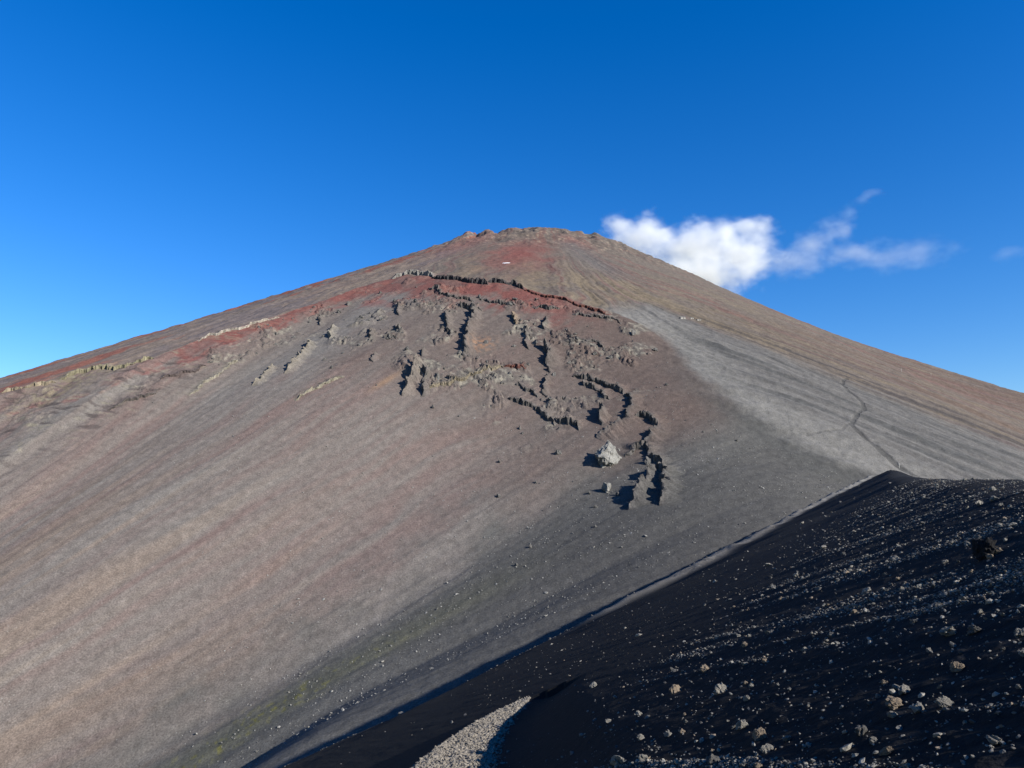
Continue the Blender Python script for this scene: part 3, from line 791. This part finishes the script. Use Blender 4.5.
# single blocks broken from the beds
M_CRAG = mat_rock('crag_rock', (0.085, 0.082, 0.078), (0.04, 0.039, 0.038), 0.6, 0.3)
def wall_blocks():
    shapes = []
    for k in range(9):
        r = np.random.default_rng(3000 + k)
        V, F = rock_shape(3, 3000 + k, 0.5, (1, r.uniform(.6, 1), r.uniform(.7, 1.2)), 6)
        me = mesh_from('wall_block', V, F3=F, smooth=False); me.materials.append(M_CRAG); shapes.append(me)
    n = 0
    while n < 240:
        a = RNG.uniform(30, 76); q = RNG.uniform(0.68, 0.975)
        rr = float(np.interp(a, AL, RH)); x = CEN[0] + q * rr * math.cos(math.radians(a)); y = CEN[1] + q * rr * math.sin(math.radians(a))
        _, rock, lw = relief_crater(np.array([x]), np.array([y]), np.array([q]), np.array([a]), np.array([q * rr]))
        if RNG.random() > 0.06 + 0.6 * rock[0] + 0.10 * lw[0]: continue
        s = float(np.clip(np.exp(RNG.normal(0.40, 0.45)), 0.8, 4.0))
        z = float(full_far(np.array([x]), np.array([y]))[0])
        o = bpy.data.objects.new('wall_block', shapes[n % 9]); COL.objects.link(o)
        o.location = (x, y, z + 0.25 * s); o.scale = (s, s * RNG.uniform(.7, 1.3), s * RNG.uniform(.8, 1.5)); o.rotation_euler = (RNG.normal(0, .3), RNG.normal(0, .3), RNG.uniform(0, 6.28))
        tag(o, 'small dark block of rock, one of the many dotted over the upper crater wall', 'rock', 'dark blocks dotted over the crater wall'); n += 1
wall_blocks()

# small stones on the near slope (uncountable)
def near_polar(n, rmin, rmax, a0, a1):
    r = np.exp(RNG.uniform(math.log(rmin), math.log(rmax), n)); a = np.radians(RNG.uniform(a0, a1, n))
    return r * np.sin(a), r * np.cos(a), r

def stone_density(x, y):
    z, d, sg, par = fg_parts(x, y)
    rz = rough_zone(x, y, d, sg)
    st = stripe(x, y)
    patch = sstep(-0.25, 0.35, fbm(x / 2.6, y / 2.6, 3, 341))
    return rz * (0.03 + 0.97 * sstep(0.05, 0.5, st) * (0.25 + 0.75 * patch)), rz

def gravel():
    n = 330000
    x, y, r = near_polar(n, 5.0, 70.0, -3, 46)
    dn, rz = stone_density(x, y)
    bd, bs, bp = seg_dist(x, y, BENCH)
    keep = (RNG.random(n) < dn * 0.95 + 0.006) & (bd > 0.8)
    x, y, r = x[keep], y[keep], r[keep]
    z = near_z(x, y)
    s = np.clip(np.exp(RNG.normal(-4.6, 0.55, len(x))), 0.005, 0.05) * (0.7 + r / 36.0)
    w = RNG.random(len(x))
    for nm, mt, m in (('pebbles', M_PALE, w < 0.33), ('pebbles', M_GREY, (w >= 0.33) & (w < 0.92)), ('pebbles', M_TAN, w >= 0.92)):
        o = scatter_mesh(nm, np.stack([x[m], y[m], z[m]], 1), s[m], 1, 12, mt)
        lab = {M_PALE: 'pale pebbles strewn in stripes over the black slope', M_GREY: 'grey pebbles strewn in stripes over the black slope', M_TAN: 'brownish pebbles strewn in stripes over the black slope'}[mt]
        tag(o, lab, 'pebbles', kind='stuff')
    # stones on the far part of the slope and along its broken edge
    n = 5200
    x, y, r = near_polar(n, 26.0, 330.0, -16, 31)
    _, d, sg, _ = fg_parts(x, y)
    k = (sg * d > -1.5) & (RNG.random(n) < 0.03 + 0.22 * sstep(-10, 25, x - 0.42 * y + 9) * (y < 95))
    E = np.array(EDGE[2:-1]); m = 420
    t = RNG.uniform(0, len(E) - 1.001, m); i = t.astype(int)
    c = E[i] + (E[i + 1] - E[i]) * (t - i)[:, None] + RNG.normal(0, 0.55, (m, 2))
    x = np.concatenate([x[k], c[:, 0]]); y = np.concatenate([y[k], c[:, 1]]); r = np.hypot(x, y)
    z = near_z(x, y)
    s = np.exp(RNG.normal(-3.3, 0.55, len(x))) * (0.5 + r / 70.0)
    s = np.clip(s, 0.02, 0.42)
    w = (RNG.random(len(x)) < 0.30) & (np.arange(len(x)) < int(k.sum()))
    for mt, mm, lb in ((M_PALE, w, 'pale stones thinly strewn on the far part of the black slope'), (M_GREY, ~w, 'dark grey stones along the far edge of the black slope')):
        tag(scatter_mesh('stones', np.stack([x[mm], y[mm], z[mm]], 1), s[mm], 1, 10, mt), lb, 'stones', kind='stuff')
    # lapilli on the lit path
    n = 16000
    t = RNG.uniform(1.7, len(BENCH) - 1.001, n); i = t.astype(int); f = t - i
    B = np.array(BENCH); c = B[i] + (B[i + 1] - B[i]) * f[:, None]
    dr = B[i + 1] - B[i]; dr /= np.linalg.norm(dr, axis=1)[:, None]
    w = np.interp(t - 2, [0, 2, 3, 4, 5, 6], [0.92, 0.84, 0.67, 0.50, 0.32, 0.04])
    o_ = np.where(RNG.random(n) < 0.86, RNG.uniform(-1.1, 0.55, n), np.where(RNG.random(n) < 0.45, RNG.normal(-1.0, 0.2, n), RNG.normal(0.55, 0.16, n))) * w
    x = c[:, 0] + dr[:, 1] * o_; y = c[:, 1] - dr[:, 0] * o_
    z = near_z(x, y)
    s = np.clip(np.exp(RNG.normal(-3.75, 0.4, n)), 0.01, 0.06)
    tag(scatter_mesh('lapilli', np.stack([x, y, z], 1), s, 1, 12, M_LAP), 'loose lapilli covering the sunlit wedge of path', 'lapilli', kind='stuff')
M_LAP = mat_rock('lit_lapilli', (0.152, 0.136, 0.114), (0.066, 0.06, 0.052), 9.0, 0.01)
gravel()

# individual rocks
SHAPES = {}
def rock_mesh(k, mat):
    key = (k, mat.name)
    if key not in SHAPES:
        r = np.random.default_rng(900 + k)
        V, F = rock_shape(4 if k < 14 else 3, 900 + k, 0.36, (1, r.uniform(.7, 1), r.uniform(.6, .9)), 5)
        SHAPES[key] = mesh_from('rock', V, F3=F, smooth=False); SHAPES[key].materials.append(mat)
    return SHAPES[key]

def near_hit(px, py):
    return hit(px, py, lambda a, b: fg(a, b)[0], 2.0, 200.0, 2500)

def place_rock(p, s, k, mat, label, group, cat='rock', name='rock', sink=0.2, rot=None, scl=None):
    o = bpy.data.objects.new(name, rock_mesh(k, mat)); COL.objects.link(o)
    z = float(near_z(p[0], p[1])[0])
    o.location = (p[0], p[1], z + s * (0.55 - sink))
    o.rotation_euler = rot or (RNG.normal(0, .3), RNG.normal(0, .3), RNG.uniform(0, 6.28))
    o.scale = scl or (s, s, s)
    return tag(o, label, cat, group)

G1 = 'pale rocks scattered on the black gravel slope'
MARK = [  # px, py, width in px, material, label
    (617, 766, 26, 'p', 'large pale rock cut by the bottom edge, right of the lit path wedge'),
    (721, 692, 16, 'p', 'pale tilted rock left of the middle of the slope, brightest of its stripe'),
    (704, 671, 13, 't', 'tan rock at the left end of the upper stone stripe'),
    (676, 691, 15, 't', 'long low brownish rock lying left of the pale tilted rock'),
    (742, 727, 15, 'p', 'knobbly pale rock near the bottom, first of a row of three'),
    (760, 738, 16, 't', 'tan rock near the bottom, middle of a row of three'),
    (767, 752, 14, 'p', 'pale pointed rock near the bottom, lowest of a row of three'),
    (787, 741, 12, 'p', 'round pale rock just right of the row of three rocks near the bottom'),
    (745, 646, 9, 't', 'small tan rock at the upper left corner of the stony area'),
    (948, 634, 17, 'p', 'whitish wedge shaped rock in the right part of the stony area'),
    (957, 669, 15, 't', 'pinkish tan rock right of centre among small stones'),
    (945, 706, 17, 'p', 'pale rounded rock low on the right beside a patch of gravel'),
    (895, 707, 19, 't', 'wide flat tan rock low on the right, left of a pale rounded rock'),
    (996, 744, 18, 'p', 'big pale rock near the bottom right corner'),
    (886, 755, 14, 't', 'tan knobbly rock at the bottom edge right of centre'),
    (874, 742, 10, 'p', 'small round pale rock above the tan knobbly rock at the bottom edge'),
    (1021, 634, 14, 'p', 'pale rock cut by the right edge of the picture'),
    (945, 563, 9, 'p', 'whitish rock below and left of the dark boulder'),
    (968, 545, 8, 'p', 'pale lump beside the left foot of the dark boulder'),
    (998, 553, 9, 't', 'tan stone at the right foot of the dark boulder'),
    (593, 687, 10, 'p', 'pale flat rock alone in the black area right of the lit path wedge'),
    (768, 566, 8, 'p', 'pale rock alone high on the black slope just below the crest'),
    (796, 576, 7, 'p', 'pale rock alone on the black slope, right of the one below the crest'),
    (975, 631, 15, 'g', 'dull grey rock just right of the whitish wedge shaped rock'),
]
MM = {'p': M_PALE, 't': M_TAN, 'g': M_GREY, 'd': M_DARK}
MARKED = []
for k, (px, py, w, mt, lab) in enumerate(MARK):
    p = near_hit(px, py)
    s = 0.5 * w / FPX * float(np.linalg.norm(p)) * 0.76
    MARKED.append((p[0], p[1], s))
    place_rock(p, s, k % 14, MM[mt], lab, G1)
p = near_hit(985, 557)
s = 0.5 * 21 / FPX * float(np.linalg.norm(p))
bo = place_rock(p, s, 5, M_DARK, 'black round boulder near the top right of the dark slope', None, 'boulder', 'boulder', 0.05, (0.2, 0.1, 0.6), (s * 0.95, s * 0.9, s * 1.25))

def loose_rocks():
    want, tries = 270, 0
    kinds = [(M_PALE, 'pale grey', 0.58), (M_GREY, 'dull dark grey', 0.27), (M_TAN, 'brownish', 0.15)]
    lab = {'pale grey': 'pale grey stone, one of the many loose on the black slope', 'dull dark grey': 'dull dark grey stone, one of the many loose on the black slope', 'brownish': 'brownish stone, one of the many loose on the black slope'}
    n = 0
    while n < want and tries < 20000:
        tries += 1
        x, y, r = near_polar(1, 6.0, 45.0, -2, 37)
        if n < 25: x, y, r = near_polar(1, 9.0, 55.0, 3, 28)
        dn, rz = stone_density(x, y)
        if n >= 25 and RNG.random() > 0.15 + dn[0]: continue
        if n < 25 and rz[0] > 0.5: continue
        if n >= 25 and rz[0] < 0.25: continue
        if min(math.hypot(x[0] - a, y[0] - b) - c for a, b, c in MARKED) < 0.12: continue
        bd, _, _ = seg_dist(x, y, BENCH)
        if bd[0] < 1.4: continue
        w = RNG.random(); m, nm, _ = kinds[0] if w < 0.58 else kinds[1] if w < 0.85 else kinds[2]
        s = float(np.clip(np.exp(RNG.normal(-2.9, 0.4)), 0.028, 0.13)) * (0.6 + r[0] / 34.0) * 0.62
        if n < 25: s *= 0.6
        place_rock((x[0], y[0]), s, 14 + int(RNG.integers(0, 12)), m, lab[nm], nm + ' stones loose on the black slope', 'stone', 'stone')
        MARKED.append((x[0], y[0], s)); n += 1
loose_rocks()

# ------------------------------------------------------------------ small built things on the mountain
def box(cx, cy, cz, sx, sy, sz):
    v = np.array([(a, b, c) for a in (-.5, .5) for b in (-.5, .5) for c in (-.5, .5)]) * np.array([sx, sy, sz]) + np.array([cx, cy, cz])
    f = np.array([(0, 1, 3, 2), (4, 6, 7, 5), (0, 4, 5, 1), (2, 3, 7, 6), (0, 2, 6, 4), (1, 5, 7, 3)])
    return v, f
def join(parts):
    V, F, off = [], [], 0
    for v, f in parts: V.append(v); F.append(f + off); off += len(v)
    return np.concatenate(V), np.concatenate(F)

def empty(name, loc, rz=0.0):
    o = bpy.data.objects.new(name, None); COL.objects.link(o); o.location = loc; o.rotation_euler = (0, 0, rz); o.empty_display_size = 0.5
    return o

def hut(label, px, py, w, d, h, rz, group):
    p = hit(px, py, full_far, 250.0)
    t = empty('mountain_hut', (p[0], p[1] + d * 0.5, p[2] - 0.3), rz); tag(t, label, 'hut', group)
    v, f = box(0, 0, h * 0.5 - 2, w, d, h + 4); put('wall', mesh_from('wall', v, f, smooth=False), M_WHITE, t)
    rv = np.array([(-w * .54, -d * .6, h), (w * .54, -d * .6, h), (w * .54, d * .6, h), (-w * .54, d * .6, h), (-w * .54, 0, h + d * .28), (w * .54, 0, h + d * .28)])
    rv[:, 2] += 0.01
    put('roof', mesh_from('roof', rv, np.array([(0, 1, 5, 4), (2, 3, 4, 5), (1, 0, 3, 2)]), np.array([(0, 4, 3), (1, 2, 5)]), smooth=False), M_ROOF, t)
    v, f = box(w * 0.1, -d * .5 - 0.03, h * 0.42, w * .12, 0.1, h * 0.8); put('door', mesh_from('door', v, f, smooth=False), M_DOOR, t)
HG = 'small white huts on the mountain flank'
hut('largest small white hut on the mountain flank, leftmost of the row', 683, 319, 7.5, 5.0, 3.2, 0.1, HG)
hut('middle small white hut of the row on the mountain flank', 692, 319, 5.0, 4.0, 2.0, 0.15, HG)
hut('low white hut at the right end of the row on the mountain flank', 699, 320.5, 6.5, 4.0, 1.7, 0.25, HG)

def post(label, px, py, h):
    p = hit(px, py, full_far, 250.0)
    t = empty('marker_post', (p[0], p[1], p[2])); tag(t, label, 'marker post', 'pale marker posts on the mountain')
    n = 8; a = np.arange(n) * 2 * math.pi / n
    r0, r1 = 0.055 * h, 0.045 * h
    V = np.concatenate([np.stack([np.cos(a) * r0, np.sin(a) * r0, a * 0 - 0.5], 1), np.stack([np.cos(a) * r1, np.sin(a) * r1, a * 0 + h], 1), [[0, 0, h + r1]]])
    F4 = np.array([(i, (i + 1) % n, n + (i + 1) % n, n + i) for i in range(n)]); F3 = np.array([(n + i, n + (i + 1) % n, 2 * n) for i in range(n)])
    put('pole', mesh_from('pole', V, F4, F3, smooth=False), M_POST, t)
    v, f = box(0, -0.07 * h, h * 0.86, 0.26 * h, 0.025 * h, 0.16 * h); put('board', mesh_from('board', v, f, smooth=False), M_WHITE, t)
post('pale marker post on the saddle where the ridge path meets the mountain', 899.5, 468.0, 4.2)
post('pale marker post high on the right flank, left of the other one', 901.5, 371.5, 4.6)
post('pale marker post high on the right flank nearest the skyline', 931, 376, 4.6)

def snow(label, px, py, w, h, seed):
    p = hit(px, py, full_far, 250.0)
    nu, nv = 26, 12
    U, W = np.meshgrid(np.linspace(-1, 1, nu), np.linspace(-1, 1, nv), indexing='ij')
    k = 1 + 0.45 * fbm(U * 1.7 + seed, W * 1.2, 3, seed)
    X = p[0] + U * w * 0.5 * k; Y = p[1] + W * h * 0.5 * (1 - 0.8 * np.abs(U) ** 2) * k + 0.12 * w * U * 0
    edge = np.maximum(np.abs(U), np.abs(W))
    Z = full_far(X.ravel(), Y.ravel()) + (0.9 - 1.6 * edge.ravel() ** 3)
    idx = np.arange(nu * nv).reshape(nu, nv)
    F = np.stack([idx[:-1, :-1], idx[1:, :-1], idx[1:, 1:], idx[:-1, 1:]], -1).reshape(-1, 4)
    tag(put('snow_patch', mesh_from('snow_patch', np.stack([X.ravel(), Y.ravel(), Z], 1), F), M_SNOW), label, 'snow patch')
snow('thin white streak of old snow on the red slope below the summit', 506, 263, 16.0, 9.0, 5)

# ------------------------------------------------------------------ clouds: air full of droplets, thick in the middle and torn at the rim
def cloud(name, label, blobs, dist, depth, dens, nscale, amp, seed, group=None):
    """blobs: (px, py, half width px, half height px); built at true size behind the mountain"""
    B = []
    for px, py, a, b in blobs:
        d = ray(px, py); t = dist / d[1]
        k = t / FPX
        B.append((d[0] * t, d[1] * t, d[2] * t, a * k, max(a, b) * k * depth, b * k))
    B = np.array(B); c = B[:, :3].mean(axis=0)
    t = NT('cloud_vapour'); tc = t.n('ShaderNodeTexCoord').outputs['Object']
    nz = t.n('ShaderNodeTexNoise'); nz.inputs['Scale'].default_value = nscale; nz.inputs['Detail'].default_value = 7; nz.inputs['Roughness'].default_value = 0.62
    mp = t.n('ShaderNodeMapping'); mp.inputs['Location'].default_value = (seed * 31.7, seed * 11.3, seed * 7.1); mp.inputs['Rotation'].default_value = (0, math.radians(18), 0); mp.inputs['Scale'].default_value = (0.8, 1, 1.15)
    t.l(tc, mp.inputs['Vector']); t.l(mp.outputs['Vector'], nz.inputs['Vector'])
    total = None
    for q in B:
        m = t.n('ShaderNodeMapping'); m.vector_type = 'TEXTURE'
        m.inputs['Location'].default_value = tuple(q[:3] - c); m.inputs['Scale'].default_value = tuple(q[3:])
        t.l(tc, m.inputs['Vector'])
        ln = t.n('ShaderNodeVectorMath', operation='LENGTH'); t.l(m.outputs['Vector'], ln.inputs[0])
        inv = t.n('ShaderNodeMath', operation='SUBTRACT'); inv.inputs[0].default_value = 1.0; t.l(ln.outputs['Value'], inv.inputs[1])
        if total is None: total = inv.outputs[0]
        else:
            mx = t.n('ShaderNodeMath', operation='SMOOTH_MAX'); mx.inputs[2].default_value = 0.25; t.l(total, mx.inputs[0]); t.l(inv.outputs[0], mx.inputs[1]); total = mx.outputs[0]
    sb = t.n('ShaderNodeMath', operation='SUBTRACT'); t.l(nz.outputs['Fac'], sb.inputs[0]); sb.inputs[1].default_value = 0.5
    ml = t.n('ShaderNodeMath', operation='MULTIPLY'); t.l(sb.outputs[0], ml.inputs[0]); ml.inputs[1].default_value = amp
    ad = t.n('ShaderNodeMath', operation='ADD'); t.l(total, ad.inputs[0]); t.l(ml.outputs[0], ad.inputs[1])
    mr = t.n('ShaderNodeMapRange', interpolation_type='SMOOTHSTEP'); t.l(ad.outputs[0], mr.inputs['Value'])
    mr.inputs['From Min'].default_value = 0.10; mr.inputs['From Max'].default_value = 0.95; mr.inputs['To Max'].default_value = dens
    v = t.n('ShaderNodeVolumePrincipled'); v.inputs['Color'].default_value = (0.90, 0.905, 0.89, 1); v.inputs['Anisotropy'].default_value = 0.0
    t.l(mr.outputs['Result'], v.inputs['Density']); t.l(v.outputs['Volume'], t.out.inputs['Volume'])
    # the hull is the union of lumps round the vapour
    V, F = ICO[4]
    g = np.maximum.reduce([1.0 / np.sqrt(((V / (q[3:] * 1.45)[None, :]) ** 2).sum(1)) for q in B]) if len(B) == 1 else None
    if g is not None:
        W = V * g[:, None]
    else:
        lo = (B[:, :3] - B[:, 3:] * 1.45).min(0) - c; hi = (B[:, :3] + B[:, 3:] * 1.45).max(0) - c
        S = np.sign(V) * np.abs(V) ** 0.55
        S = S / np.abs(S).max(0)[None, :]
        W = (lo + hi)[None, :] * 0.5 + S * (hi - lo)[None, :] * 0.56
    o = put(name, mesh_from(name, W, F3=F), t.m, loc=tuple(c))
    t.m.cycles.homogeneous_volume = False if hasattr(t.m.cycles, 'homogeneous_volume') else None
    return tag(o, label, 'cloud', group)
CG = 'white clouds beside the summit'
cloud('cloud', 'large white ragged cloud rising behind the right flank of the summit', [(648, 240, 50, 25), (700, 252, 56, 34), (742, 256, 44, 38), (692, 277, 72, 26), (620, 226, 24, 12), (752, 230, 22, 18)], 2750.0, 0.8, 0.016, 0.0105, 2.3, 1, CG)
cloud('cloud', 'torn wispy cloud reaching up to the right of the large cloud', [(790, 262, 40, 16), (812, 246, 30, 20), (832, 228, 22, 22), (852, 254, 46, 10), (850, 212, 16, 10)], 2750.0, 0.8, 0.0032, 0.013, 2.7, 2, CG)
cloud('cloud', 'thin flat wisp of cloud trailing away to the right', [(905, 257, 60, 9)], 2750.0, 0.9, 0.0017, 0.013, 2.4, 3, CG)
cloud('cloud', 'tiny faint wisp of cloud above the torn cloud', [(862, 200, 14, 5), (872, 194, 14, 4)], 2750.0, 0.9, 0.002, 0.016, 2.2, 4, CG)
cloud('cloud', 'faintest wisp of cloud near the right edge of the sky', [(1008, 254, 26, 7)], 2750.0, 0.9, 0.0010, 0.014, 2.0, 5, CG)

# ------------------------------------------------------------------ light, sky, camera
SUN_EL, SUN_AZ = 25.8, 125.0              # azimuth clockwise from the view direction (+Y)
W = bpy.data.worlds.new('World'); SC.world = W; W.use_nodes = True
nt = W.node_tree; nt.nodes.clear()
sky = nt.nodes.new('ShaderNodeTexSky'); sky.sky_type = 'NISHITA'; sky.sun_disc = False
sky.sun_elevation = math.radians(SUN_EL); sky.sun_rotation = math.radians(SUN_AZ); sky.altitude = 1500; sky.air_density = 1.4; sky.dust_density = 0.0; sky.ozone_density = 5.0
hs = nt.nodes.new('ShaderNodeHueSaturation'); hs.inputs['Saturation'].default_value = 1.33; hs.inputs['Hue'].default_value = 0.514
bg = nt.nodes.new('ShaderNodeBackground'); bg.inputs['Strength'].default_value = 0.082
wo = nt.nodes.new('ShaderNodeOutputWorld')
nt.links.new(sky.outputs['Color'], hs.inputs['Color']); nt.links.new(hs.outputs['Color'], bg.inputs['Color']); nt.links.new(bg.outputs['Background'], wo.inputs['Surface'])

a, e = math.radians(SUN_AZ), math.radians(SUN_EL)
S = Vector((math.sin(a) * math.cos(e), math.cos(a) * math.cos(e), math.sin(e)))
L = bpy.data.lights.new('sun', 'SUN'); L.energy = 5.0; L.angle = math.radians(0.5); L.color = (1.0, 0.945, 0.85)
lo = bpy.data.objects.new('sun', L); COL.objects.link(lo); lo.location = (60, -60, 80)
lo.rotation_euler = S.to_track_quat('Z', 'Y').to_euler()

cam = bpy.data.cameras.new('camera'); co = bpy.data.objects.new('camera', cam); COL.objects.link(co)
cam.sensor_fit = 'HORIZONTAL'; cam.sensor_width = 36.0; cam.lens = 36.0 * FPX / 1024.0
cam.clip_start = 0.05; cam.clip_end = 20000
co.location = (0, 0, 0); co.rotation_euler = (math.radians(100), 0, 0)
SC.camera = co

SC.view_settings.view_transform = 'Standard'; SC.view_settings.look = 'None'; SC.view_settings.gamma = 1.0; SC.view_settings.use_curve_mapping = False
SC.view_settings.exposure = 1.15
SC.render.engine = 'CYCLES'
cy = SC.cycles
cy.max_bounces = 8; cy.diffuse_bounces = 3; cy.glossy_bounces = 2; cy.volume_bounces = 6; cy.transparent_max_bounces = 8
cy.use_denoising = True; cy.denoiser = 'OPENIMAGEDENOISE'; cy.denoising_input_passes = 'RGB_ALBEDO_NORMAL'; cy.denoising_prefilter = 'ACCURATE'
cy.volume_step_rate = 1.0; cy.volume_max_steps = 256
